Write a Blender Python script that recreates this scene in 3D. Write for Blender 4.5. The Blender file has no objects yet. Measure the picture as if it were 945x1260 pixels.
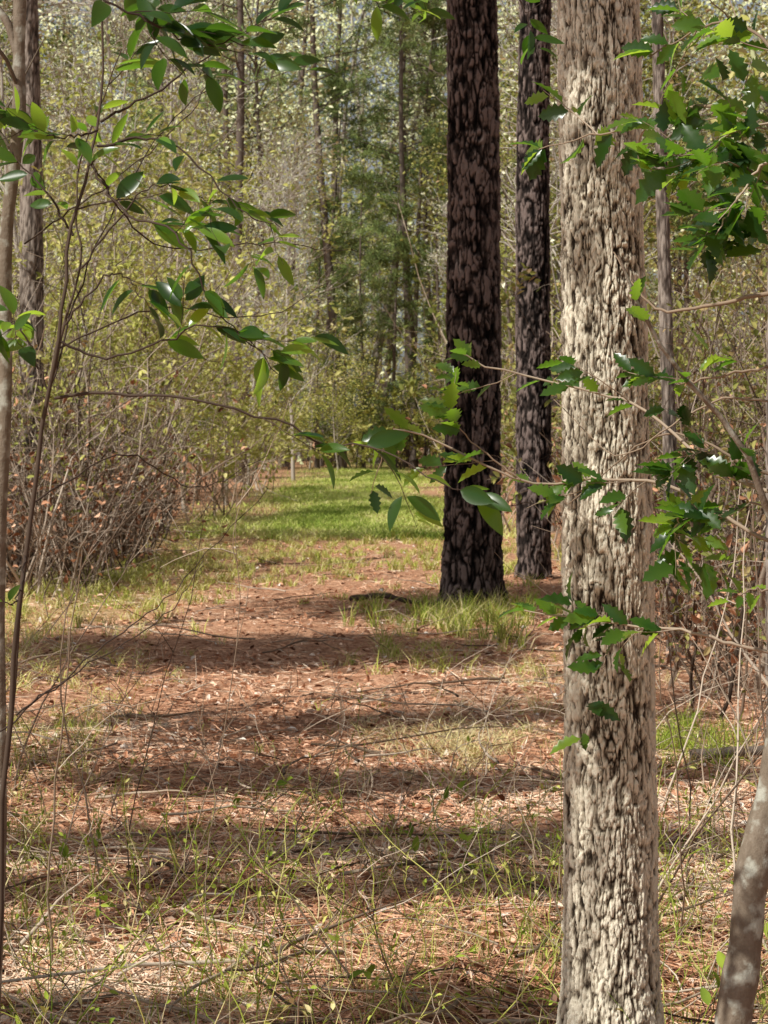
import bpy, math, numpy as np
from mathutils import Vector
rng=np.random.default_rng(11)
scene=bpy.context.scene
TAU=2*math.pi
# ---------------------------------------------------------------- helpers
def nrmz(v): return v/np.maximum(np.linalg.norm(v,axis=-1,keepdims=True),1e-9)
def U(a,b,n=None): return rng.uniform(a,b,n)
def hsh(i,j,s):
    v=np.sin(i*127.1+j*311.7+s*74.7)*43758.5453
    return v-np.floor(v)
def vnoise(x,y,s=0,per=None):
    ix=np.floor(x);iy=np.floor(y);fx=x-ix;fy=y-iy
    fx=fx*fx*(3-2*fx);fy=fy*fy*(3-2*fy)
    w=(lambda a:np.mod(a,per)) if per else (lambda a:a)
    a=hsh(w(ix),iy,s);b=hsh(w(ix+1),iy,s);c=hsh(w(ix),iy+1,s);d=hsh(w(ix+1),iy+1,s)
    return (a*(1-fx)+b*fx)*(1-fy)+(c*(1-fx)+d*fx)*fy
def worley(x,y,s,per):
    ix=np.floor(x);iy=np.floor(y)
    f1=np.full(x.shape,9.);f2=f1.copy();idr=np.zeros(x.shape)
    for dx in(-1,0,1):
        for dy in(-1,0,1):
            cx=ix+dx;cy=iy+dy;hx=np.mod(cx,per)
            px=cx+.05+.9*hsh(hx,cy,s);py=cy+.05+.9*hsh(hx,cy,s+3)
            d=np.hypot(px-x,py-y);r=hsh(hx,cy,s+7)
            c1=d<f1
            f2=np.where(c1,f1,np.minimum(f2,d));idr=np.where(c1,r,idr);f1=np.where(c1,d,f1)
    return f1,f2,idr
def gh(x,y):
    """ground height"""
    side=np.clip((np.abs(x+1.0)-2.0)/4,0,1)
    near=np.clip(1-np.abs(y)/120,0,1)
    return near*(0.07*(vnoise(x*1.3+9,y*.9,1)-.5)+0.045*(vnoise(x*5,y*4,2)-.5)+side*(.14*vnoise(x*.5,y*.5,3)))
class B:
    def __init__(s): s.V=[];s.F=[];s.M=[];s.A=[];s.n=0
    def add(s,V,F,mi,a):
        V=V.reshape(-1,3);s.V.append(V);s.F.append(F+s.n);s.M.append(np.full(len(F),mi,dtype=np.int32))
        s.A.append(np.broadcast_to(np.asarray(a,dtype=np.float32),(len(V),)));s.n+=len(V)
    def mesh(s,name,mats,smooth=True):
        V=np.concatenate(s.V).astype(np.float32);F=np.concatenate(s.F).astype(np.int32)
        me=bpy.data.meshes.new(name);me.vertices.add(len(V));me.vertices.foreach_set("co",V.ravel())
        me.loops.add(F.size);me.loops.foreach_set("vertex_index",F.ravel())
        me.polygons.add(len(F));me.polygons.foreach_set("loop_start",np.arange(0,F.size,4,dtype=np.int32))
        for m in mats: me.materials.append(m)
        me.polygons.foreach_set("material_index",np.concatenate(s.M))
        me.polygons.foreach_set("use_smooth",np.full(len(F),smooth))
        at=me.attributes.new("rnd",'FLOAT','POINT');at.data.foreach_set("value",np.concatenate(s.A).astype(np.float32))
        me.update(calc_edges=True);return me
    def obj(s,name,mats,smooth=True):
        return place(name,s.mesh(name,mats,smooth))
def place(name,me,loc=(0,0,0),rz=0,sc=1,tilt=(0,0)):
    o=bpy.data.objects.new(name,me);o.location=loc;o.rotation_euler=(tilt[0],tilt[1],rz)
    o.scale=(sc,sc,sc) if np.isscalar(sc) else sc
    scene.collection.objects.link(o);return o
def tubes(b,P,R,sides,mi,a):
    m,n,_=P.shape
    T=np.gradient(P,axis=1);T=nrmz(T)
    mt=np.abs(T.mean(axis=1));ref=np.eye(3)[np.argmin(mt,axis=1)][:,None,:]
    u=nrmz(np.cross(T,np.broadcast_to(ref,T.shape)));w=np.cross(T,u)
    th=np.arange(sides)*TAU/sides
    V=P[:,:,None,:]+R[:,:,None,None]*(np.cos(th)[None,None,:,None]*u[:,:,None,:]+np.sin(th)[None,None,:,None]*w[:,:,None,:])
    i=np.arange(m)[:,None,None]*n*sides;j=np.arange(n-1)[None,:,None]*sides;k=np.arange(sides)[None,None,:];k2=(k+1)%sides
    F=np.stack([i+j+k,i+j+k2,i+j+sides+k2,i+j+sides+k],-1).reshape(-1,4)
    a=np.asarray(a)
    if a.ndim==1: a=np.repeat(a,n*sides)
    b.add(V,F,mi,a)
def grow(st,d,L,n,wander,up=0.):
    m=len(st);P=np.zeros((m,n,3));P[:,0]=st;d=nrmz(d)
    L=np.broadcast_to(L,(m,))
    for k in range(1,n):
        d=nrmz(d+rng.normal(0,wander,(m,3))+np.array([0,0,up]));P[:,k]=P[:,k-1]+d*(L/(n-1))[:,None]
    return P
def kids(P,per,t0,t1,spread,up=0.):
    m,n,_=P.shape;idx=np.repeat(np.arange(m),per);t=U(t0,t1,len(idx))*(n-1);k=np.minimum(t.astype(int),n-2);f=(t-k)[:,None]
    pos=P[idx,k]*(1-f)+P[idx,k+1]*f;T=nrmz(P[idx,k+1]-P[idx,k])
    r=nrmz(rng.normal(0,1,(len(idx),3)));r=nrmz(r-(r*T).sum(1,keepdims=True)*T)
    return pos,nrmz(T+spread*r+np.array([0,0,up])),idx,t/(n-1)
def taper(r0,n,e=.25): 
    r0=np.atleast_1d(r0);return r0[:,None]*np.linspace(1,e,n)[None,:]
def basis(a,nr):
    a=nrmz(a);s=nrmz(np.cross(a,nr));return a,s,np.cross(s,a)
def leaf2(b,base,a,nr,L,W,mi,rnd,fold=.18):
    a,s,nn=basis(a,nr);L=L[:,None];W=W[:,None];f=nn*W*fold
    V=np.stack([base,base+a*.3*L+s*W*.5+f,base+a*.68*L+s*W*.42+f,base+a*L-nn*L*.12,base+a*.68*L-s*W*.42+f,base+a*.3*L-s*W*.5+f],1)
    i=np.arange(len(base))[:,None]*6
    F=np.concatenate([i+np.array([0,1,2,3]),i+np.array([0,3,4,5])])
    b.add(V,F,mi,np.repeat(rnd,6))
def rhomb(b,c,a,nr,L,W,mi,rnd):
    a,s,nn=basis(a,nr);L=L[:,None];W=W[:,None]
    V=np.stack([c-a*L*.5,c+s*W*.5,c+a*L*.5,c-s*W*.5],1)
    F=np.arange(len(c)*4).reshape(-1,4);b.add(V,F,mi,np.repeat(rnd,4))
def blade(b,base,a,nr,L,W,curve,mi,rnd,spiny=False):
    ns=11 if spiny else 8
    s=np.linspace(0,1,ns);prof=np.sin(np.pi*np.clip(s,0,1)**.85)**.8
    if spiny:
        prof=prof*np.where(np.arange(ns)%2==0,1.18,.72);prof[0]=.03;prof[-1]=.02
    else: prof[-1]=.02;prof[0]=.04
    prof[prof<.02]=.02
    a,sd,nn=basis(a,nr);m=len(base)
    mid=base[:,None]+a[:,None]*(L[:,None]*s[None])[...,None]-nn[:,None]*(curve[:,None]*L[:,None]*s[None]**2)[...,None]
    wv=(W[:,None]*.5*prof[None])[...,None]
    l=mid+sd[:,None]*wv+nn[:,None]*wv*.35;r=mid-sd[:,None]*wv+nn[:,None]*wv*.35
    V=np.stack([l,mid,r],2)
    i=np.arange(m)[:,None,None]*ns*3;j=np.arange(ns-1)[None,:,None]*3;k=np.arange(2)[None,None,:]
    F=np.stack([i+j+k,i+j+k+1,i+j+k+4,i+j+k+3],-1).reshape(-1,4)
    b.add(V,F,mi,np.repeat(rnd,ns*3))
def grass(b,base,H,W,lean,mi,rnd):
    m=len(base);an=U(0,TAU,m);ld=np.stack([np.cos(an),np.sin(an),0*an],1);a2=U(0,TAU,m);sd=np.stack([np.cos(a2),np.sin(a2),0*a2],1)
    up=np.array([0,0,1.]);vs=[]
    for t,w in((0,1),(.5,.75),(1,.08)):
        c=base+up*(H*t*(1-.3*lean*t))[:,None]+ld*(lean*H*t*t)[:,None]
        vs+= [c-sd*(W*w*.5)[:,None],c+sd*(W*w*.5)[:,None]]
    V=np.stack(vs,1);i=np.arange(m)[:,None]*6
    F=np.concatenate([i+np.array([0,1,3,2]),i+np.array([2,3,5,4])]);b.add(V,F,mi,np.repeat(rnd,6))
def rdir(n,zs=1.): 
    v=rng.normal(0,1,(n,3));v[:,2]*=zs;return nrmz(v)
def spline(pts,n):
    pts=np.asarray(pts,float);k=len(pts);q=np.vstack([2*pts[0]-pts[1],pts,2*pts[-1]-pts[-2]])
    t=np.linspace(0,k-1,n);i=np.minimum(t.astype(int),k-2);f=(t-i)[:,None]
    p0,p1,p2,p3=q[i],q[i+1],q[i+2],q[i+3]
    return .5*((2*p1)+(-p0+p2)*f+(2*p0-5*p1+4*p2-p3)*f*f+(-p0+3*p1-3*p2+p3)*f**3)
# ---------------------------------------------------------------- materials
def newmat(name):
    m=bpy.data.materials.new(name);m.use_nodes=True;nt=m.node_tree;nt.nodes.clear()
    out=nt.nodes.new("ShaderNodeOutputMaterial");return m,nt,out
def ramp(nt,cols,pos=None):
    r=nt.nodes.new("ShaderNodeValToRGB");e=r.color_ramp.elements;n=len(cols);pos=pos or [i/(n-1) for i in range(n)]
    while len(e)<n:e.new(.5)
    for i,c in enumerate(cols): e[i].position=pos[i];e[i].color=(*c,1)
    return r
def attr(nt,name="rnd"):
    a=nt.nodes.new("ShaderNodeAttribute");a.attribute_name=name;return a
def leafmat(name,cols,tcols,tf=.4,rough=None,spec=.3,objr=.2):
    m,nt,out=newmat(name);L=nt.links;a=attr(nt)
    r1=ramp(nt,cols);L.new(a.outputs['Fac'],r1.inputs[0]);col=r1.outputs[0]
    if objr:
        oi=nt.nodes.new("ShaderNodeObjectInfo");mr=nt.nodes.new("ShaderNodeMapRange");mr.inputs[3].default_value=1-objr;mr.inputs[4].default_value=1+objr
        L.new(oi.outputs['Random'],mr.inputs[0])
        hs=nt.nodes.new("ShaderNodeHueSaturation");L.new(mr.outputs[0],hs.inputs['Value']);L.new(col,hs.inputs['Color']);col=hs.outputs[0]
    if rough is None:
        p=nt.nodes.new("ShaderNodeBsdfDiffuse");L.new(col,p.inputs[0])
    else:
        p=nt.nodes.new("ShaderNodeBsdfPrincipled");L.new(col,p.inputs['Base Color']);p.inputs['Roughness'].default_value=rough
        p.inputs['Specular IOR Level'].default_value=spec
    if tf>0:
        r2=ramp(nt,tcols);L.new(a.outputs['Fac'],r2.inputs[0])
        t=nt.nodes.new("ShaderNodeBsdfTranslucent");L.new(r2.outputs[0],t.inputs[0])
        mx=nt.nodes.new("ShaderNodeMixShader");mx.inputs[0].default_value=tf
        L.new(p.outputs[0],mx.inputs[1]);L.new(t.outputs[0],mx.inputs[2]);L.new(mx.outputs[0],out.inputs[0])
    else: L.new(p.outputs[0],out.inputs[0])
    return m
def barkmat(name,cols,pos=None,nscale=18,lichen=None,bump=.4,zs=.35,amp=.8):
    m,nt,out=newmat(name);L=nt.links;a=attr(nt);r=ramp(nt,cols,pos)
    tc=nt.nodes.new("ShaderNodeTexCoord");mp=nt.nodes.new("ShaderNodeMapping");mp.inputs['Scale'].default_value=(1,1,zs);L.new(tc.outputs['Object'],mp.inputs[0])
    nz=nt.nodes.new("ShaderNodeTexNoise");nz.inputs['Scale'].default_value=nscale;nz.inputs['Detail'].default_value=4;nz.inputs['Roughness'].default_value=.7;L.new(mp.outputs[0],nz.inputs[0])
    ad=nt.nodes.new("ShaderNodeMath");ad.operation='MULTIPLY_ADD';L.new(nz.outputs[0],ad.inputs[0]);ad.inputs[1].default_value=amp
    sb=nt.nodes.new("ShaderNodeMath");sb.operation='SUBTRACT';L.new(a.outputs['Fac'],sb.inputs[0]);sb.inputs[1].default_value=amp/2
    L.new(sb.outputs[0],ad.inputs[2]);L.new(ad.outputs[0],r.inputs[0])
    col=r.outputs[0]
    if lichen:
        n2=nt.nodes.new("ShaderNodeTexNoise");n2.inputs['Scale'].default_value=lichen[1];n2.inputs['Detail'].default_value=4;L.new(tc.outputs['Object'],n2.inputs[0])
        r2=ramp(nt,[(0,0,0),(.7,.7,.7)],[lichen[2],lichen[2]+.12]);L.new(n2.outputs[0],r2.inputs[0])
        mx=nt.nodes.new("ShaderNodeMixRGB");L.new(r2.outputs[0],mx.inputs[0]);L.new(col,mx.inputs[1]);mx.inputs[2].default_value=(*lichen[0],1);col=mx.outputs[0]
    p=nt.nodes.new("ShaderNodeBsdfDiffuse");L.new(col,p.inputs[0])
    if bump:
        bp=nt.nodes.new("ShaderNodeBump");bp.inputs['Strength'].default_value=bump;bp.inputs['Distance'].default_value=.01;L.new(nz.outputs[0],bp.inputs['Height']);L.new(bp.outputs[0],p.inputs['Normal'])
    L.new(p.outputs[0],out.inputs[0]);return m
M_oak=barkmat("oak_bark",[(.025,.019,.014),(.11,.085,.062),(.44,.385,.295),(.80,.73,.59)],[0,.20,.52,.95],nscale=80,bump=.8,amp=.85)
M_pine=barkmat("pine_bark",[(.004,.0035,.0035),(.018,.0145,.0135),(.06,.046,.041),(.20,.155,.14)],[0,.3,.65,1],nscale=16,bump=.9,amp=1.1)
M_pale=barkmat("pale_bark",[(.16,.14,.12),(.38,.34,.29),(.58,.53,.46)],nscale=9,bump=0)
M_grey=barkmat("grey_bark",[(.04,.034,.03),(.15,.12,.10),(.34,.29,.25)],nscale=14,bump=.5)
M_mott=barkmat("mottled_bark",[(.06,.045,.035),(.20,.16,.12),(.40,.35,.29)],nscale=40,lichen=((.50,.51,.44),26,.52),zs=.7,bump=.5)
M_twig=leafmat("twig_bark",[(.10,.068,.046),(.31,.23,.165),(.70,.59,.47)],None,0,objr=0)
M_btwig=leafmat("brush_bark",[(.05,.035,.026),(.20,.145,.105),(.60,.50,.40)],None,0,objr=0)
M_dtwig=leafmat("dark_twig_bark",[(.03,.022,.018),(.07,.05,.04),(.15,.11,.08)],None,0,objr=0)
M_holly=leafmat("holly_leaf",[(.014,.042,.010),(.03,.09,.016),(.14,.27,.03)],[(.06,.16,.015),(.26,.52,.03),(.66,.92,.07)],.44,.28,.6,0)
M_spring=leafmat("spring_leaf",[(.17,.19,.05),(.42,.43,.11),(.68,.66,.22),(.72,.62,.38)],[(.34,.42,.09),(.52,.6,.14),(.72,.72,.24),(.68,.62,.34)],.35)
M_olive=leafmat("olive_leaf",[(.05,.07,.022),(.15,.17,.05),(.38,.39,.11),(.48,.33,.18)],[(.16,.22,.05),(.3,.36,.08),(.46,.5,.12),(.4,.28,.12)],.3)
M_haze=leafmat("haze_tinted_leaf",[(.24,.28,.15),(.46,.49,.27),(.68,.68,.44),(.76,.74,.56)],None,0)  # aerial haze painted into the leaf colour: paler and greyer for distance
M_needle=leafmat("pine_needles",[(.08,.12,.045),(.18,.24,.08),(.38,.43,.15)],None,0)
M_dead=leafmat("dead_leaf",[(.11,.048,.027),(.39,.19,.11),(.68,.38,.235),(.88,.65,.49),(.76,.70,.63)],None,0,objr=0)
M_straw=leafmat("pine_straw",[(.22,.088,.048),(.66,.34,.20),(.88,.56,.37),(.95,.79,.60)],None,0,objr=0)
M_grass=leafmat("grass_blade",[(.14,.22,.035),(.35,.44,.06),(.62,.60,.17),(.84,.71,.44)],[(.2,.36,.04),(.32,.46,.07),(.42,.48,.12),(.5,.42,.2)],.2,None,0,0)
M_lawn=leafmat("trail_grass",[(.18,.27,.05),(.44,.54,.11),(.66,.70,.22),(.78,.70,.38)],[(.3,.45,.08),(.42,.55,.11),(.52,.58,.18),(.55,.55,.25)],.25,None,0,0)
def groundmat():
    m,nt,out=newmat("forest_floor");L=nt.links;a=attr(nt);tc=nt.nodes.new("ShaderNodeTexCoord")
    def noise(s,det=6):
        n=nt.nodes.new("ShaderNodeTexNoise");n.inputs['Scale'].default_value=s;n.inputs['Detail'].default_value=det;n.inputs['Roughness'].default_value=.7;L.new(tc.outputs['Object'],n.inputs[0]);return n
    n1=noise(26,6);r1=ramp(nt,[(.10,.046,.026),(.36,.18,.105),(.62,.37,.24),(.80,.56,.40)],[.25,.45,.6,.8]);L.new(n1.outputs[0],r1.inputs[0])
    n2=noise(6,4);r2=ramp(nt,[(.16,.18,.05),(.32,.36,.09),(.50,.46,.19)],[.3,.5,.75]);L.new(n2.outputs[0],r2.inputs[0])
    mx=nt.nodes.new("ShaderNodeMixRGB");L.new(a.outputs['Fac'],mx.inputs[0]);L.new(r1.outputs[0],mx.inputs[1]);L.new(r2.outputs[0],mx.inputs[2])
    p=nt.nodes.new("ShaderNodeBsdfDiffuse");L.new(mx.outputs[0],p.inputs[0])
    bp=nt.nodes.new("ShaderNodeBump");bp.inputs['Strength'].default_value=.6;bp.inputs['Distance'].default_value=.03;L.new(n1.outputs[0],bp.inputs['Height']);L.new(bp.outputs[0],p.inputs['Normal'])
    L.new(p.outputs[0],out.inputs[0]);return m
# ---------------------------------------------------------------- ground
def greenmask(x,y):
    far=np.clip((y-30)/8,0,1)*np.clip((2.2-np.abs(x+.6))/1.0,0,1)
    verge=np.clip((y-17)/5,0,1)*np.exp(-((x+2.9)/.8)**2)*.8
    n=vnoise(x*.9+3,y*.35,9)
    return np.clip(far*(.1+.9*n)+verge*n,0,1)
xs=np.concatenate([-np.geomspace(400,9,24),np.linspace(-8,8,200),np.geomspace(9,400,24)])
ys=np.concatenate([-np.geomspace(300,4,14),np.linspace(-3,3.5,20),np.linspace(3.6,26,260),np.linspace(26.4,90,120),np.geomspace(92,600,24)])
X,Y=np.meshgrid(xs,ys);Z=gh(X,Y)
b=B();ny,nx=X.shape;i=(np.arange(ny-1)[:,None]*nx+np.arange(nx-1)[None,:]).reshape(-1,1)
b.add(np.stack([X,Y,Z],-1),(i+np.array([[0,1,nx+1,nx]])),0,greenmask(X,Y).ravel())
b.obj("ground",[groundmat()])
def gscatter(n,d0,d1,slope=.22,pad=.8):
    u=U(0,1,n);y=d0/(1-u*(1-d0/d1));x=U(-1,1,n)*(slope*y+pad);return x,y
b=B();n=60000;x,y=gscatter(n,4.6,34);k=vnoise(x*2.2,y*1.6,21);keep=U(0,1,n)<.1+1.0*k
x,y=x[keep],y[keep];n=len(x)
nr=nrmz(np.stack([rng.normal(-.1,.36,n),rng.normal(-.1,.36,n),np.ones(n)],1));a=rdir(n,.2)
L_=U(.018,.052,n)*(1+.02*y)
kk=vnoise(x*1.1+2,y*.8,29)
leaf2(b,np.stack([x,y,gh(x,y)+U(.0,.03,n)],1),a,nr,L_,L_*U(.3,.6,n),0,np.clip(rng.normal(.32,.28,n)+.3*kk,0,1),fold=.35)
n=105000;x,y=gscatter(n,4.6,32)
nr=nrmz(np.stack([rng.normal(-.1,.25,n),rng.normal(-.1,.25,n),np.ones(n)],1));a=rdir(n,.12)
k=vnoise(x*1.5+4,y*1.1,27)
rhomb(b,np.stack([x,y,gh(x,y)+U(.005,.045,n)],1),a,nr,U(.06,.2,n),U(.003,.006,n)*(1+.03*y),1,np.clip(rng.normal(.22,.25,n)+.65*k,0,1))
b.obj("leaf_litter",[M_dead,M_straw],False)
# fallen sticks
b=B();n=560;x,y=gscatter(n,4.8,26);a=rdir(n,.0)
P=grow(np.stack([x,y,0*x],1),a,U(.15,1.0,n)*(1+.02*y),8,.16,0);lift=U(.005,.08,n)[:,None]*(1+U(0,1,(n,1))*np.linspace(0,2,8)[None])
P[:,:,2]=gh(P[:,:,0],P[:,:,1])+lift
tubes(b,P,taper(U(.0015,.007,n)*(1+.03*y),8,.35),5,0,U(0.,.9,n))
s,d,ix,t=kids(P,2,.3,.9,.9,.15);Q=grow(s,d,U(.06,.25,len(s)),5,.2,0.02);tubes(b,Q,taper(U(.001,.0025,len(s))*(1+.03*s[:,1]),5,.4),4,0,U(.0,.9,len(s)))
b.obj("fallen_twigs",[M_twig])
# ---------------------------------------------------------------- grasses
b=B()
def tuft_patch(cx,cy,rx,ry,nt,per,H,W,mi,lean=(.2,1.0),rlo=0,rhi=1):
    tx=rng.normal(cx,rx,nt);ty=rng.normal(cy,ry,nt);tx=np.repeat(tx,per)+rng.normal(0,.03,nt*per);ty=np.repeat(ty,per)+rng.normal(0,.03,nt*per)
    m=nt*per;hh=np.repeat(U(.5,1.1,nt),per)*U(.5,1.,m)*H
    grass(b,np.stack([tx,ty,gh(tx,ty)-.005],1),hh,U(.6,1.2,m)*W,U(*lean,m),mi,U(rlo,rhi,m))
tuft_patch(-1.7,10.8,.3,.9,60,18,.22,.004,0)
tuft_patch(1.45,11.0,.18,.4,44,28,.20,.006,0,rhi=.6)
tuft_patch(.65,18.4,.4,1.0,90,24,.30,.009,0)
tuft_patch(.35,15.5,.3,.8,34,18,.22,.007,0,(.4,1.2),.3)
tuft_patch(.3,11.2,.3,.5,60,24,.2,.006,0,(.8,1.5),.8,1)
tuft_patch(1.2,13.2,.3,1.2,40,20,.2,.006,0,(.7,1.5),.75,1)
tuft_patch(-2.6,16,.35,2.0,70,20,.22,.008,0,(.6,1.4),.6,1)
tuft_patch(-1.9,12.8,.25,1.2,40,18,.2,.006,0,(.6,1.4),.5,1)
tuft_patch(-.9,6.3,.9,.6,50,12,.22,.0035,0,rlo=.2)
tuft_patch(.2,6.1,.6,.5,50,12,.26,.0035,0,rlo=.1)
tuft_patch(1.1,6.5,.4,.8,40,12,.28,.004,0)
tuft_patch(-2.9,22.5,.7,2.5,250,24,.22,.011,0,rlo=.35)
tuft_patch(-1.9,26.5,.9,2.5,200,24,.15,.012,0,rlo=.45)
tuft_patch(1.2,27,1.0,3,160,24,.22,.012,0,rlo=.3)
tuft_patch(-.6,30,1.2,2.5,200,24,.12,.013,0,rlo=.4)
n=330;x,y=gscatter(n,4.8,24);x=np.repeat(x,8)+rng.normal(0,.03,n*8);y=np.repeat(y,8)+rng.normal(0,.03,n*8)
grass(b,np.stack([x,y,gh(x,y)],1),U(.04,.15,n*8),U(.0025,.005,n*8)*(1+.03*y),U(.3,1.2,n*8),0,U(.2,1,n*8))
b.obj("grass_tufts",[M_grass])
b=B();n=90000;y=32/(1-U(0,1,n)*(1-32/92));x=rng.normal(-.55,1.05,n)
g=vnoise(x*.9,y*.28,31)*.6+.4*vnoise(x*2.5,y*.9,33)
keep=(g+.12*rng.normal(0,1,n)>.36);x,y,g=x[keep],y[keep],g[keep];n=len(x)
grass(b,np.stack([x,y,gh(x,y)],1),U(.04,.13,n)*(.6+g),U(.012,.028,n),U(.3,1.1,n),0,np.clip(rng.normal(.5,.25,n)-1.3*(g-.55),0,1))
b.obj("trail_grass",[M_lawn])
# foreground weeds and briars
b=B();n=420;y=U(4.9,8.4,n);x=U(-1,1,n)*(.2*y+.5);st=np.stack([x,y,gh(x,y)],1)
d=nrmz(np.stack([rng.normal(0,.45,n),rng.normal(0,.45,n),np.ones(n)],1));P=grow(st,d,U(.15,.62,n),9,.16,-.03)
tubes(b,P,taper(U(.0012,.003,n),9,.4),5,0,U(.1,1,n))
s,d,ix,t=kids(P,3,.25,.95,.9,.1);Q=grow(s,d,U(.06,.24,len(s)),5,.18);tubes(b,Q,taper(U(.0008,.0015,len(s)),5,.4),4,0,U(0,1,len(s)))
s,d,ix,t=kids(Q,2,.3,1,1.0,.2);m=len(s)
leaf2(b,s,d,rdir(m)+np.array([-.2,-.2,1.]),U(.012,.03,m),U(.006,.013,m),1,U(.1,1,m))
s,d,ix,t=kids(P[:26],3,.6,1,.9,.1);m=len(s);blade(b,s,d,rdir(m)*.5+np.array([0,-.3,1.]),U(.04,.06,m),U(.02,.028,m),U(0,.3,m),1,U(0,.4,m))
b.obj("briar_weeds",[M_grass,M_grass])
b=B();n=230;y=U(5.0,12,n);x=U(-1,1,n)*(.2*y+.5);st=np.stack([x,y,gh(x,y)],1)
d=nrmz(np.stack([rng.normal(0,.8,n),rng.normal(0,.5,n),np.ones(n)],1));P=grow(st,d,U(.2,.9,n),9,.14,-.08)
tubes(b,P,taper(U(.0015,.004,n),9,.3),5,0,U(.1,1,n))
s,d,ix,t=kids(P,4,.2,.95,.8);Q=grow(s,d,U(.06,.3,len(s)),5,.2);tubes(b,Q,taper(U(.0008,.002,len(s)),5,.4),4,0,U(0,1,len(s)))
n=44;y=U(6,10,n);x=np.where(U(0,1,n)<.5,U(-2.0,-.9,n)*y/8,U(.9,1.8,n)*y/8);st=np.stack([x,y,gh(x,y)],1)
P=grow(st,np.stack([rng.normal(0,.35,n),rng.normal(0,.3,n),np.ones(n)],1),U(.7,1.7,n),12,.1,.02);tubes(b,P,taper(U(.002,.005,n),12,.3),5,0,U(.1,.9,n))
s,d,ix,t=kids(P,6,.2,.95,.8);Q=grow(s,d,U(.1,.4,len(s)),6,.2);tubes(b,Q,taper(U(.001,.002,len(s)),6,.4),4,0,U(0,1,len(s)))
b.obj("dead_brush",[M_twig])
# ---------------------------------------------------------------- trees
def bark_trunk(b,zs,cx,cy,rad,segs,cw,ch,depth,mi,seed,wd=.2,rw=.16,bigamp=.3):
    """furrowed trunk with real relief; rings at heights zs"""
    r0=float(np.median(rad[:max(3,len(rad)//2)]));nc=max(6,2*int(round(TAU*r0/cw/2)))
    th=np.arange(segs)/segs;Tn,Zn=np.meshgrid(th,zs)
    u=Tn*nc;v=Zn/ch
    u2=u+1.5*(vnoise(u*.5,v*.6,seed,nc//2)-.5)+.6*(vnoise(u*2,v*1.7,seed+1,nc*2)-.5)
    v2=v+1.8*(vnoise(u,v*.8,seed+5,nc)-.5)+.6*(vnoise(u*2,v*3,seed+6,nc*2)-.5)
    f1,f2,idr=worley(u2,v2,seed,nc);e=np.clip((f2-f1)/wd,0,1)
    rn=.6*vnoise(u*1.0,v*.45+7,seed+20,nc)+.4*vnoise(u*2,v*1.1,seed+21,nc*2)
    rid=np.clip(np.abs(rn-.5)*2/rw,0,1)
    fine=.5*vnoise(u*3,v*6,seed+8,nc*3)+.5*vnoise(u*7,v*13,seed+9,nc*7)
    brk=np.clip(vnoise(u*1.5,v*2.2,seed+11,nc*3//2)*2.2,0.35,1)
    e2=np.minimum(e*.6+.4,rid)*(.6+.4*idr)*brk*np.clip(.3+e*2,0,1)
    R=rad[:,None]+depth*(e2-.5)+depth*.7*(fine-.5)
    V=np.stack([cx[:,None]+R*np.cos(Tn*TAU),cy[:,None]+R*np.sin(Tn*TAU),Zn],-1)
    n=len(zs);i=np.arange(n-1)[:,None]*segs;k=np.arange(segs)[None];k2=(k+1)%segs
    F=np.stack([i+k,i+k2,i+segs+k2,i+segs+k],-1).reshape(-1,4)
    big=vnoise(u*.25,v*.2,seed+31,max(1,nc//4))
    b.add(V,F,mi,(np.clip(e2*1.25+.5*(fine-.5)+bigamp*(big-.5),0,1)).ravel())
def crown(b,c,rad,nl,lr,nclump,per,ls,mi_b,mi_l,zstart,clr=.45,flat=.7):
    c=np.array(c,float);rad=np.array(rad,float)
    cl=c+rdir(nclump)*(U(.1,1,nclump)**.5)[:,None]*rad
    st=np.stack([np.full(nclump,c[0]),np.full(nclump,c[1]),np.clip(cl[:,2]-U(.5,2.2,nclump),zstart,None)],1)
    mid=(st+cl)/2+rng.normal(0,.15,(nclump,3));mid[:,2]-=.1
    t=np.linspace(0,1,7)[None,:,None];P=(1-t)**2*st[:,None]+2*t*(1-t)*mid[:,None]+t*t*cl[:,None]
    tubes(b,P,taper(U(.5,1,nclump)*lr,7,.2),5,mi_b,U(.3,.7,nclump))
    s,d,ix,tt=kids(P,3,.4,1,.9);Q=grow(s,d,U(.3,.9,len(s))*min(1,clr*2.5),5,.25);tubes(b,Q,taper(U(.2,.35,len(s))*lr*.6,5,.3),3,mi_b,U(.3,.9,len(s)))
    m=nclump*per
    if not m: return
    base=np.repeat(cl,per,0)+rng.normal(0,clr,(m,3))*np.array([1,1,flat])
    lsz=U(.7,1.3,m)*ls
    tone=np.repeat(np.clip(rng.normal(.5,.2,nclump),0,1),per)+rng.normal(0,.15,m)
    leaf2(b,base,rdir(m,.6),rdir(m)+np.array([-.3,-.3,.8]),lsz,lsz*.5,mi_l,np.clip(tone,0,1))
def needles(b,c,nt,per,ln,mi,spread,flat=.5,w=.06):
    k=len(c);tc=np.repeat(c,nt,0)+rng.normal(0,spread,(k*nt,3))*np.array([1,1,flat]);m=k*nt*per
    cc=np.repeat(tc,per,0);a=nrmz(rdir(m)+np.array([0,0,.35]));L_=U(.7,1.2,m)*ln
    tone=np.repeat(np.clip(rng.normal(.5,.22,k*nt),0,1),per)
    rhomb(b,cc+a*L_[:,None]*.5,a,rdir(m),L_,L_*w,mi,tone)
def fine_zs(z0,zf,dz,z1,n): return np.concatenate([np.arange(z0,zf,dz),np.linspace(zf,z1,n)])
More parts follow.
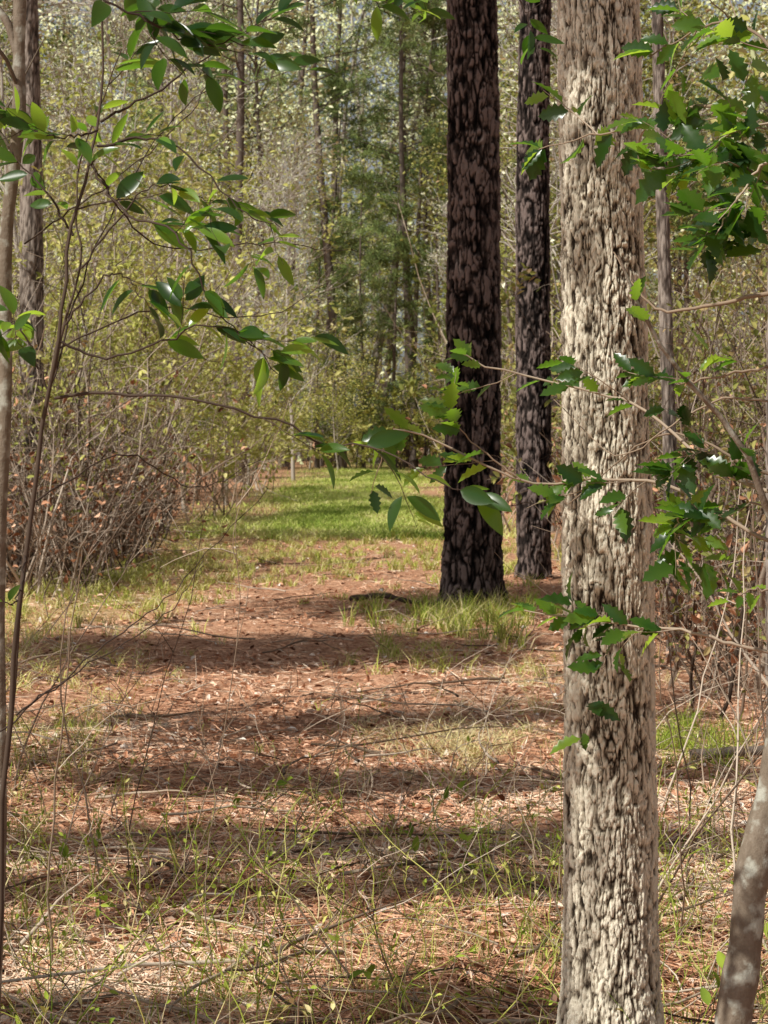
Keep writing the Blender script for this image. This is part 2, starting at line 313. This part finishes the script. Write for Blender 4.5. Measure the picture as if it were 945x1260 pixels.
# foreground oak
b=B();zs=fine_zs(-.1,2.95,.0048,9.5,120);cx=.549-.0095*zs+.006*np.sin(zs*1.7);cy=5.3+.008*np.sin(zs*2.1)
rad=np.interp(zs,[-.1,.0,.25,1.2,2.7,5,9.5],[.17,.145,.115,.106,.094,.085,.05])*(1+.02*np.sin(zs*5+1)+.015*np.sin(zs*11))
bark_trunk(b,zs,cx,cy,rad,380,.0150,.046,.0095,0,3,.16,.15,.4)
crown(b,(.45,5.3,8.5),(1.8,1.8,2.2),0,.03,20,60,.08,1,2,5.5)
b.obj("oak_tree",[M_oak,M_pale,M_spring])
def pine(name,x,y,r,H,lean,zf,segs,dz,cw,ch,dep,seed,crown_z=10,flare=1.35,mat=None,ntufts=7):
    b=B();zs=fine_zs(-.15,zf,dz,H,150);cx=x+lean*zs+.03*np.sin(zs*.6+seed);cy=y+.03*np.sin(zs*.5)
    rad=r*np.interp(zs,[-.2,0,.25,.9,3,H*.6,H],[flare*1.15,flare,flare*.85,1.06,1,.75,.12])
    bark_trunk(b,zs,cx,cy,rad,segs,cw,ch,dep,0,seed)
    k=34;zz=U(crown_z,H-.3,k);an=U(0,TAU,k);ln=(H-zz)/(H-crown_z)*2.2+.6
    st=np.stack([x+lean*zz,np.full(k,y),zz],1);d=np.stack([np.cos(an),np.sin(an),0*an+.25],1)
    P=grow(st,d,ln,7,.12,.03);tubes(b,P,taper(r*.16*U(.6,1,k),7,.3),5,0,U(.2,.6,k))
    s,d2,ix,t=kids(P,5,.45,1,.8);needles(b,s,ntufts//2,14,.22,1,.22)
    return b.obj(name,[mat or M_pine,M_needle])
pine("pine_tree",.84,20,.238,21,-.012,5.9,220,.016,.07,.17,.032,5,11,1.38)
pine("pine_tree",1.56,23.3,.178,20,.012,6.9,150,.02,.065,.16,.026,8,10,1.15)
pine("pine_tree",-3.93,24.3,.13,18,-.004,7,90,.035,.05,.14,.014,12,9,1.2,M_grey)
pine("pine_tree",1.98,15.2,.045,10,-.012,5.3,60,.03,.04,.12,.008,14,6,1.2,M_grey)
pine("pine_tree",1.91,10.3,.075,15,-.004,4.2,90,.02,.04,.1,.008,17,8,1.2,M_grey)
def slim_tree(pts,r0,r1,mat,seed,sides=40):
    P=spline(pts,200);b=B();n=len(P);k=np.arange(n);R=np.linspace(r0,r1,n)*(1+.05*np.sin(k*.17+seed)+.03*np.sin(k*.43+seed))
    P=P+np.stack([.004*np.sin(k*.13+seed),0*R,0*R],1)
    tubes(b,P[None],R[None],sides,0,.5);return b,P
def S(u,v,d):
    """image pixel coordinates (u across, v down) at assumed distance d -> metres"""
    return np.array([(u-472.5)*d/2695.,d,1.6+(530-v)*d/2695.])
b,P=slim_tree([S(893,1420,4.4),S(905,1250,4.4),S(922,1110,4.42),S(950,960,4.45),S(985,760,4.5),S(1010,400,4.5),S(1015,-200,4.5)],.038,.026,M_mott,1)
s,d,ix,t=kids(P[None],7,.5,1,.9,.2);Q=grow(s,d,U(.5,1.1,7),9,.15,.03);tubes(b,Q,taper(.009*np.ones(7),9,.3),6,0,U(.3,.7,7))
s,d,ix,t=kids(Q,7,.3,1,.9);blade(b,s,d,rdir(len(s))*.5+np.array([0,0,1.]),U(.05,.07,len(s)),U(.025,.035,len(s)),U(0,.3,len(s)),1,U(0,1,len(s)),True)
b.obj("shade_caster_holly",[M_mott,M_holly])
b,P=slim_tree([S(-10,1500,4.0),S(-6,1200,4.0),S(-2,850,4.0),S(2,560,4.0),S(8,330,4.0),S(20,150,4.0),S(26,40,4.0),S(16,-200,4.0)],.015,.011,M_mott,2,20)
tubes(b,spline([S(24,75,4),S(10,30,4.),S(-10,0,4),S(-60,-80,4)],20)[None],taper(.009,20,.5),12,0,.5)
s,d,ix,t=kids(P[None],10,.35,1,1.1);d[:,0]=-abs(d[:,0])-.1;Q=grow(s,d,U(.3,.7,10),9,.15,.03);tubes(b,Q,taper(.004*np.ones(10),9,.3),6,0,U(.3,.7,10))
b.obj("mottled_sapling",[M_mott])
# ---------------------------------------------------------------- leafy near branches
def leafy(b,pts,r0,t0,nleaf,ll,spiny,side=0,lw=.38,rndlo=0,rndhi=1,droop=0.,e=.3):
    P=spline(pts,26)[None];P[0,1:-1]+=rng.normal(0,.0025,(24,3))
    tubes(b,P,taper(r0,26,e),7,0,U(.3,.7))
    def put(Pp,n,t0):
        s,d,ix,t=kids(Pp,n,t0,1,1.1);m=len(s)
        d[:,2]*=.6;d[:,2]-=droop;d[:,1]*=.8;L_=U(.65,1.15,m)*ll
        pet=nrmz(d);s2=s+pet*.006
        blade(b,s2,pet,rdir(m)*.85+np.array([-.1,-.3,.9]),L_,L_*lw*U(.85,1.15,m),U(-.05,.35,m),1,U(rndlo,rndhi,m),spiny)
    if nleaf: put(P,nleaf,t0)
    if side:
        s,d,ix,t=kids(P,side,max(.15,t0-.1),.95,.9);d[:,1]*=.6;Q=grow(s,d,U(.08,.22,side),7,.12,-.01)
        tubes(b,Q,taper(r0*.35*np.ones(side),7,.4),5,0,U(.3,.7,side));put(Q,5,.3)
    return P
b=B()
leafy(b,[S(-5,1240,3.8),S(12,870,3.8),S(34,680,3.8),S(55,510,3.8),S(75,400,3.8),S(84,290,3.82),S(112,200,3.85),S(124,90,3.9),S(118,-60,3.9)],.0052,.7,6,.068,False,2,e=.35)
leafy(b,[S(-10,1100,3.9),S(30,700,3.95),S(62,480,4.0),S(95,330,4.0),S(100,200,4.05),S(150,60,4.05)],.0036,.45,5,.064,False,1)
leafy(b,[S(68,490,3.8),S(150,483,3.75),S(240,492,3.7),S(330,514,3.7),S(400,545,3.7),S(470,552,3.65),S(530,590,3.6),S(590,610,3.6)],.0030,.5,10,.066,False,2,e=.25)
leafy(b,[S(112,200,3.85),S(150,260,3.8),S(220,290,3.7),S(265,380,3.7),S(330,440,3.65)],.0028,.35,11,.067,False,2,droop=.35)
leafy(b,[S(80,400,3.8),S(130,340,3.8),S(160,345,3.8),S(185,380,3.8)],.0022,.3,6,.062,False,1,droop=.4)
leafy(b,[S(120,180,3.85),S(180,170,3.8),S(230,190,3.75),S(300,262,3.7),S(345,280,3.7)],.0025,.2,10,.067,False,3)
leafy(b,[S(124,150,3.9),S(180,120,3.9),S(250,72,3.9),S(320,30,3.9),S(390,-5,3.9)],.0026,.95,0,.06,False)
leafy(b,[S(90,290,3.85),S(60,240,3.85),S(20,200,3.9),S(-30,190,3.9)],.0025,.2,9,.066,False,2)
leafy(b,[S(75,420,3.8),S(130,440,3.8),S(200,420,3.75),S(250,400,3.7),S(310,425,3.7),S(350,470,3.7)],.0025,.35,18,.066,False,3)
leafy(b,[S(60,480,3.8),S(20,400,3.8),S(-30,420,3.8)],.0022,.2,9,.066,False,3,droop=.2)
leafy(b,[S(34,680,3.8),S(20,740,3.7),S(0,735,3.7)],.002,.5,2,.06,False)
leafy(b,[S(120,160,3.85),S(70,170,3.8),S(20,150,3.8)],.0022,.1,10,.066,False,3)
leafy(b,[S(100,330,3.8),S(170,240,3.8),S(210,230,3.8),S(260,250,3.8)],.002,.4,7,.062,False,2)
for q in ([(60,480),(120,300),(210,150),(330,60)],[(40,620),(150,560),(240,600),(330,560)],[(110,200),(190,300),(330,300),(440,310)],[(70,430),(190,380),(330,390),(420,330)],[(30,300),(130,230),(240,130),(260,40)],[(0,900),(120,800),(210,730),(330,600)],[(20,880),(90,830),(200,760),(250,690)]):
    leafy(b,[S(u,v,3.9+.1*i) for i,(u,v) in enumerate(q)],.0018,.95,0,.06,False,e=.35)
b.obj("leafy_sapling",[M_dtwig,M_holly])
b=B()
leafy(b,[S(-40,-60,3.4),S(60,-30,3.4),S(150,10,3.4),S(230,50,3.4),S(310,55,3.4)],.003,.4,18,.066,False,4,rndhi=.4,lw=.45)
leafy(b,[S(120,-60,3.5),S(180,-10,3.5),S(190,60,3.5)],.0025,.3,10,.066,False,2,rndhi=.4,lw=.45)
leafy(b,[S(380,-60,4),S(440,-20,4),S(480,20,4)],.0025,.3,9,.06,False,1)
leafy(b,[S(560,-70,4.2),S(500,-10,4.2),S(520,20,4.2)],.0025,.3,7,.06,False,1)
leafy(b,[S(600,-80,4.4),S(640,0,4.4),S(660,60,4.4)],.0025,.3,8,.06,False,1,rndhi=.5)
b.obj("overhanging_branch",[M_dtwig,M_holly])
b=B()
def hb(pts,r=.004,t0=.25,n=9,side=2,ll=.068,**k): leafy(b,pts,r,t0,n,ll,True,side,lw=.5,**k)
hb([S(1010,240,4.5),S(940,150,4.6),S(870,130,4.7),S(800,150,4.8),S(740,165,4.85),S(660,185,4.9)],.006,.2,20,5,.08,e=.2)
hb([S(1010,200,4.4),S(950,60,4.5),S(880,30,4.6),S(800,70,4.7)],.005,.25,18,5,.08)
hb([S(1010,400,4.4),S(950,290,4.4),S(900,280,4.4),S(860,310,4.4)],.004,.3,20,5,.082,rndhi=.4)
hb([S(1000,300,4.5),S(940,220,4.5),S(890,200,4.5),S(830,190,4.5)],.004,.2,18,5,.08,rndhi=.7)
hb([S(1000,260,4.3),S(950,200,4.3),S(910,240,4.3),S(880,290,4.3)],.004,.2,16,3,.08,rndhi=.4)
hb([S(1000,130,4.5),S(950,150,4.5),S(890,170,4.5),S(850,230,4.5)],.003,.2,14,3,.075,rndlo=.3)
hb([S(1010,620,4.6),S(930,600,4.7),S(860,560,4.8),S(790,500,4.9),S(720,480,4.95),S(600,450,5.0),S(570,436,5)],.005,.4,11,3,.064)
hb([S(1010,700,4.6),S(900,640,4.7),S(830,600,4.75),S(740,590,4.8),S(640,590,4.8),S(500,530,4.8),S(480,545,4.8)],.005,.45,16,4,.07)
hb([S(640,590,4.8),S(600,560,4.8),S(560,520,4.8),S(545,480,4.8)],.0025,.3,10,2,.068)
hb([S(860,600,4.7),S(830,650,4.7),S(850,690,4.7)],.003,.2,16,4,.076)
hb([S(930,600,4.7),S(880,560,4.7),S(840,560,4.7)],.003,.3,11,3,rndhi=.5)
hb([S(1000,640,4.6),S(930,620,4.6),S(880,640,4.6),S(850,620,4.6)],.003,.3,14,3,.075,rndhi=.5)
hb([S(1010,820,4.7),S(900,790,4.7),S(820,775,4.75),S(740,765,4.8),S(640,750,4.85)],.0045,.5,16,4,.07)
hb([S(780,770,4.8),S(750,800,4.8),S(740,830,4.8)],.0022,.3,6,1,.066)
hb([S(1010,470,4.6),S(930,455,4.6),S(850,470,4.6),S(780,460,4.7)],.004,.3,8,2,.06)
hb([S(1010,740,4.5),S(930,725,4.5),S(900,740,4.5)],.003,.3,6,0,.05)
hb([S(1010,350,4.7),S(930,365,4.75),S(850,380,4.8),S(800,375,4.85),S(755,310,4.9)],.006,.9,0,0,e=.25)
hb([S(1010,590,4.7),S(930,580,4.75),S(870,545,4.8),S(800,540,4.9),S(700,620,5.0)],.0045,.9,0,0)
hb([S(1010,510,4.8),S(900,490,4.8),S(830,520,4.8),S(760,560,4.9),S(680,490,5)],.003,.9,0,0)
b.obj("holly_branches",[M_twig,M_holly])
# ---------------------------------------------------------------- thickets
def thicket(name,n,xr,yr,H,leafn,leafsz,mats,rl=(0,1),lowfree=.35,twn=5,deadn=0,rr=(.004,.014),kt=.25):
    b=B();x=U(*xr,n);y=U(*yr,n);st=np.stack([x,y,gh(x,y)-.02],1)
    d=nrmz(np.stack([rng.normal(0,.3,n),rng.normal(0,.3,n),np.ones(n)],1));Hs=U(.25,1,n)*H
    P=grow(st,d,Hs,10,.15,.02);tubes(b,P,taper(U(*rr,n)*(Hs/H+.3)*np.where(U(0,1,n)<.08,2.6,1),10,.3),5,0,U(.0,1,n))
    s,d,ix,t=kids(P,twn,.15,.97,.9,.05);Q=grow(s,d,U(.3,1.1,len(s))*(H/4),6,.2,.0);tubes(b,Q,taper(U(.002,.0055,len(s))*(1+.01*s[:,1]),6,.35),3,0,U(.0,1,len(s)))
    s,d,ix,t=kids(Q,2,.2,.95,.9);W=grow(s,d,U(.15,.5,len(s)),4,.22);tubes(b,W,taper(U(.0015,.003,len(s))*(1+.015*s[:,1]),4,.4),3,0,U(.1,1,len(s)))
    s,d,ix,t=kids(W,leafn,.1,1,1.2);k=vnoise(s[:,0]*1.3+5,s[:,2]*1.6+s[:,1]*.6,13);k2=vnoise(s[:,0]*.6+2,s[:,1]*.4,15)
    keep=(s[:,2]>lowfree*H*U(.3,1.3,len(s))*(.5+k2))&(k>kt);s,d,k=s[keep],d[keep],k[keep];m=len(s);L_=U(.6,1.3,m)*leafsz
    leaf2(b,s,d,rdir(m)+np.array([-.3,-.3,.9]),L_,L_*.5,1,np.clip(rl[0]+(rl[1]-rl[0])*(k*.7+U(-.2,.45,m)),0,1))
    if deadn:
        s,d,ix,t=kids(W,deadn,.1,1,1.2);keep=(s[:,2]<.5*H)&(U(0,1,len(s))<.6);s,d=s[keep],d[keep];m=len(s);L_=U(.7,1.4,m)*leafsz
        leaf2(b,s,d,rdir(m),L_,L_*.5,2,U(0,.6,m),.4)
    return b.obj(name,mats)
thicket("understory_thicket",380,(-7.5,-3.1),(22,34),4.6,6,.085,[M_btwig,M_spring,M_dead],(0,.85),.42,6,1,kt=.46)
thicket("understory_thicket",320,(-5.2,-2.8),(20.5,28),2.8,2,.07,[M_btwig,M_olive,M_dead],(0,1),.7,7,1,kt=.4)
thicket("understory_thicket",300,(2.0,7.5),(17,33),4.4,6,.08,[M_btwig,M_olive,M_dead],(0,1),.25,6,1,kt=.43)
thicket("understory_thicket",280,(1.75,5),(9.5,18),1.7,2,.05,[M_btwig,M_olive,M_dead],(0,1),.35,6,3)
thicket("understory_thicket",120,(1.9,5),(13,20),3.0,3,.06,[M_btwig,M_olive,M_dead],(0,1),.2,6,2)
thicket("understory_thicket",240,(-8.5,-2.9),(34,60),5.5,6,.13,[M_twig,M_spring,M_dead],(.1,.9),.2,6,0,(.006,.02),kt=.42)
thicket("understory_thicket",220,(1.7,9),(33,60),6,6,.13,[M_twig,M_olive,M_dead],(.1,.8),.15,6,0,(.006,.02),kt=.4)
thicket("understory_thicket",160,(-7,7),(87,98),4.5,7,.17,[M_dtwig,M_spring,M_dead],(.1,.8),.0,6,0,(.008,.022))
# ---------------------------------------------------------------- forest trees (shared meshes)
def hardwood(H,r,ncl,per,ls,mat_l,z0,rad,mb=None):
    b=B();n=24;z=np.linspace(-.1,H,n);ph=U(0,6)
    P=np.stack([.22*np.sin(z*.45+ph)-.22*math.sin(ph),.22*np.cos(z*.37+ph)-.22*math.cos(ph),z],1)[None]
    tubes(b,P,taper(r,n,.15),9,0,.5)
    crown(b,(0,0,(z0+H)/2),(rad,rad,(H-z0)/2),0,r*.3,ncl,per,ls,0,1,z0*.8,clr=.5)
    return b.mesh("hardwood",[mb or M_pale,mat_l])
def baretree(H,r):
    b=B();n=20;P=grow(np.zeros((1,3)),np.array([[0,0,1.]]),H,n,.05,.05);tubes(b,P,taper(r,n,.15),8,0,.6)
    s,d,ix,t=kids(P,26,.2,1,.9,.1);Q=grow(s,d,U(.25,.5,26)*(1.15-t)*H*.6,9,.14,.03);tubes(b,Q,taper(r*.3*(1.2-t),9,.25),5,0,U(.5,1,26))
    s,d,ix,t=kids(Q,7,.2,1,.8,.05);W=grow(s,d,U(.5,1.6,len(s)),7,.18,.02);tubes(b,W,taper(np.full(len(s),.012),7,.4),3,0,U(.5,1,len(s)))
    s,d,ix,t=kids(W,3,.2,1,.8);W2=grow(s,d,U(.2,.7,len(s)),4,.18);tubes(b,W2,taper(np.full(len(s),.007),4,.5),3,0,U(.5,1,len(s)))
    s,d,ix,t=kids(W2,2,.2,1,.8);L_=U(.05,.1,len(s));leaf2(b,s,d,rdir(len(s)),L_,L_*.5,1,U(.3,1,len(s)))
    return b.mesh("bare_hardwood",[M_pale,M_haze])
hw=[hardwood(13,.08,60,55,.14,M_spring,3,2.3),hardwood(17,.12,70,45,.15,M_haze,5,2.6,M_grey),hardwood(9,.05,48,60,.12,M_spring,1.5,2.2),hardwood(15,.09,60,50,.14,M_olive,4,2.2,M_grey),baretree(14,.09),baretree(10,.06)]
def pmesh(H,r,z0,spread,k,tufts,mat):
    b=B();n=24;z=np.linspace(-.1,H,n);P=np.stack([.08*np.sin(z*.4),.08*np.cos(z*.3),z],1)[None];tubes(b,P,taper(r,n,.12),10,0,.45)
    zz=U(z0,H-.2,k);an=U(0,TAU,k);ln=((H-zz)/(H-z0))*spread+.5
    Q=grow(np.stack([0*zz,0*zz,zz],1),np.stack([np.cos(an),np.sin(an),0*an+.2],1),ln,7,.1,.03);tubes(b,Q,taper(r*.15*np.ones(k),7,.3),5,0,.4*np.ones(k))
    s,d,ix,t=kids(Q,5,.3,1,.7);needles(b,s,tufts,12,.28,1,.2,w=.1);return b.mesh("pine",[mat,M_needle])
pm=[pmesh(22,.17,9,2.6,36,4,M_pine),pmesh(24,.18,11,2.6,34,4,M_grey),pmesh(12,.11,1.5,2.3,50,4,M_grey),pmesh(18,.13,6,2.8,44,4,M_grey)]
def put(name,me,x,y,sc=1.,tl=.07): place(name,me,(x,y,float(gh(np.array(x),np.array(y)))-.03),U(0,TAU),sc*U(.7,1.3),(U(-tl,tl),U(-tl,tl)))
def far(n,xr,yr,ch,names,mes,sc=1.):
    ch=np.array(ch)/sum(ch)
    for _ in range(n):
        k=rng.choice(len(mes),p=ch);put(names[k],mes[k],U(*xr),U(*yr),sc)
al=hw+pm;nm=["hardwood_tree"]*4+["bare_hardwood_tree"]*2+["pine_tree"]*4
for x,y in((-4.4,31),(-3.8,39),(-5.3,35),(-3.4,47),(3.3,36),(2.9,47),(4.4,42)): put("hardwood_tree",hw[2] if x<0 else hw[3],x,y,.8)
for x,y in((-4.6,29),(-3.9,43),(-3.6,58),(-2.9,70),(2.6,34),(2.5,58),(-5.6,50),(2.9,27),(-5.2,40),(-4.6,64)): put("bare_hardwood_tree",hw[5],x,y,.9)
for x,y in((-8.6,36),(-9.2,46),(-8.8,56)): put("hardwood_tree",hw[3],x,y,.95)  # added outside the view to cast shadow bands on the trail grass
far(4,(-12,-5),(30,62),[.2,.15,.25,.05,.2,.1,.05,.0,.0,.05],nm,al)
far(12,(3.6,13),(28,62),[.12,.1,.15,.25,.13,.1,.05,.05,.0,.05],nm,al)
far(14,(-15,-3.3),(62,90),[.25,.25,.1,.0,.2,.1,.03,.06,.0,.03],nm,al)
far(16,(2.3,15),(62,90),[.2,.2,.1,.1,.18,.08,.05,.06,.0,.06],nm,al)
far(44,(-27,27),(93,125),[.18,.3,.05,.0,.28,.1,.02,.1,.0,.07],nm,al,1.15)
for x,y,s in((-.9,91,.85),(.9,97,1.),(-2.9,99,.9),(2.3,90,.8)): put("pine_tree",pm[3],x,y,s)
for x,y,s in((-1.6,89.5,.7),(.5,90,.8),(-2.9,94,.9),(1.7,93,.8)): put("pine_tree",pm[2],x,y,s)
for x,y in((-1.9,93),(1.1,101),(-4.5,97),(-.2,106),(-5.4,83),(-8.5,88),(-2.6,108)): put("pine_tree",pm[1],x,y,1.15)
for x,y in((-1.8,86.5),(-3,88),(2.4,85)): put("hardwood_tree",hw[2],x,y,.6)
# dense distant forest mass
b=B();n=170;x=U(-34,34,n);y=U(98,150,n);P=grow(np.stack([x,y,0*x-.2],1),np.stack([rng.normal(0,.09,n),0*x,np.ones(n)],1),U(14,34,n),10,.05,.02)
tubes(b,P,taper(U(.04,.26,n),10,.25),5,0,U(.0,1,n))
s,d,ix,t=kids(P,9,.2,1,1.0,.1);Q=grow(s,d,U(1,4,len(s)),6,.18,.05);tubes(b,Q,taper(U(.02,.045,len(s)),6,.3),3,0,U(.3,1,len(s)))
nc=1300;c=np.stack([U(-38,38,nc),U(100,155,nc),U(.5,38,nc)],1);ex=np.stack([U(-18,12,320),U(120,158,320),U(18,38,320)],1);c=np.concatenate([c,ex]);nc=len(c);per=105;m=nc*per
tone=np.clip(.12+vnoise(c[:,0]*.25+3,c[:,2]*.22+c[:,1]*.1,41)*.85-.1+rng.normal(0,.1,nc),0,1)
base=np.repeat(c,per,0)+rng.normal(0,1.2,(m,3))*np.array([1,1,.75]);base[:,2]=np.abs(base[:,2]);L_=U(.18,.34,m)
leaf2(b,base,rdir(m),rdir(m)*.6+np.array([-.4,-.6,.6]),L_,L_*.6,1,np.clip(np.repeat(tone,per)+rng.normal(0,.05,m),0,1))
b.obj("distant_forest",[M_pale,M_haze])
# ---------------------------------------------------------------- unseen trees added on the sunny side to cast shade
def shade(name,x,y,H,r,cz,cr,ncl,per,mat=M_spring,ls=.10,clr=.4):
    b=B();zs=np.linspace(-.1,H,60);bark_trunk(b,zs,x+.05*np.sin(zs),y+.05*np.cos(zs),np.linspace(r,r*.25,60),40,.06,.15,.01,0,20)
    crown(b,(x,y,cz),cr,0,r*.35,ncl,per,ls,0,1,cz-cr[2]-1,clr=clr);b.obj(name,[M_grey,mat])
shade("hardwood_tree",-6.4,14.6,16,.16,12.2,(1.6,1.7,4.2),100,130,M_olive,.14)  # unseen crown added to keep the big pine trunk in shade
shade("hardwood_tree",-8.1,10.2,14,.15,10.5,(2.5,.9,.7),60,150,M_olive,.13,.24)  # unseen, crown widened and flattened to throw the broad shadow band
# added unseen low crowns, drawn out into bars to stripe the near trail with shadow
shade("hardwood_tree",-3.9,9.4,6.4,.07,5.0,(2.1,.12,.14),14,220,M_olive,.10,.13)
shade("hardwood_tree",-3.7,7.3,6.2,.06,4.9,(2.0,.20,.16),19,220,M_olive,.10,.13)
shade("hardwood_tree",-3.6,5.75,6.2,.06,4.9,(1.9,.16,.12),18,220,M_olive,.10,.12)
shade("hardwood_tree",-3.5,4.85,6.2,.06,5.0,(1.8,.08,.10),12,200,M_olive,.09,.11)
shade("hardwood_tree",-3.3,3.6,6.2,.06,4.2,(1.2,.08,.10),8,200,M_olive,.09,.11)
shade("shade_caster_holly",-2.5,3.05,7.6,.05,5.9,(.5,.5,1.5),8,80,M_holly,.08,.10)  # added out of view to dapple the oak trunk with shadow
for x,y,H,r in((-3.4,5.2,11,.09),(-4.4,8.4,13,.13),(-3.7,10.6,12,.10),(-5.2,11.6,14,.14)):
    shade("hardwood_tree",x,y,H,r,H-2.2,(1.2,1.0,1.6),3,60,M_olive,clr=.2)  # unseen trunks added to lay shadow stripes across the trail
for x,y,s in((-3.6,8.9,.8),(-4.6,12.4,.8),(-3.6,-.3,.7)):
    place("bare_hardwood_tree",hw[5],(x,y,-.03),U(0,6),s)  # unseen bare trees added for twig shadows on the ground
# fallen logs
b=B();P=spline([(1.45,10.4,.06),(1.8,10.35,.09),(2.5,10.6,.07),(3.4,10.5,.06)],40);tubes(b,P[None],taper(.026,40,.7)*(1+.08*np.sin(np.arange(40)))[None],14,0,.4)
b.obj("fallen_log",[M_grey])
b=B();P=spline([(-.3,20.2,.05),(.0,19.9,.10),(.25,19.7,.06),(.6,19.4,.05)],40);tubes(b,P[None],taper(.03,40,.5)*(1+.15*np.sin(np.arange(40)*.9))[None],12,0,.5)
b.obj("fallen_branch",[M_dtwig])
# ---------------------------------------------------------------- light
EL=math.radians(48);hd=(-.8,-.6)
w=bpy.data.worlds.new("World");scene.world=w;w.use_nodes=True;nt=w.node_tree;bg=nt.nodes["Background"]
sk=nt.nodes.new("ShaderNodeTexSky");sk.sky_type='NISHITA';sk.sun_disc=False;sk.sun_elevation=EL;sk.sun_rotation=math.atan2(hd[0],hd[1])%TAU;sk.dust_density=2;sk.air_density=.9;sk.ozone_density=.5
hs=nt.nodes.new("ShaderNodeHueSaturation");hs.inputs['Saturation'].default_value=.4;hs.inputs['Value'].default_value=1.1
nt.links.new(sk.outputs[0],hs.inputs['Color']);nt.links.new(hs.outputs[0],bg.inputs[0]);bg.inputs[1].default_value=.07
sl=bpy.data.lights.new("sun","SUN");sl.energy=5;sl.angle=math.radians(.5);sl.color=(1,.97,.89)
so=bpy.data.objects.new("sun",sl);scene.collection.objects.link(so);so.rotation_euler=Vector((-hd[0]*math.cos(EL),-hd[1]*math.cos(EL),-math.sin(EL))).to_track_quat('-Z','Y').to_euler()
# ---------------------------------------------------------------- camera
cam=bpy.data.cameras.new("camera");co=bpy.data.objects.new("camera",cam);scene.collection.objects.link(co);scene.camera=co
co.location=(0,0,1.6);co.rotation_euler=(math.radians(90),0,0);cam.sensor_fit='VERTICAL';cam.sensor_height=36;cam.sensor_width=27;cam.lens=77
cam.shift_y=-100/1260;cam.clip_end=2000
cam.dof.use_dof=True;cam.dof.focus_distance=5.2;cam.dof.aperture_fstop=20
scene.view_settings.view_transform='Standard';scene.view_settings.look='None';scene.view_settings.exposure=0
print("verts",sum(len(m.vertices) for m in bpy.data.meshes))
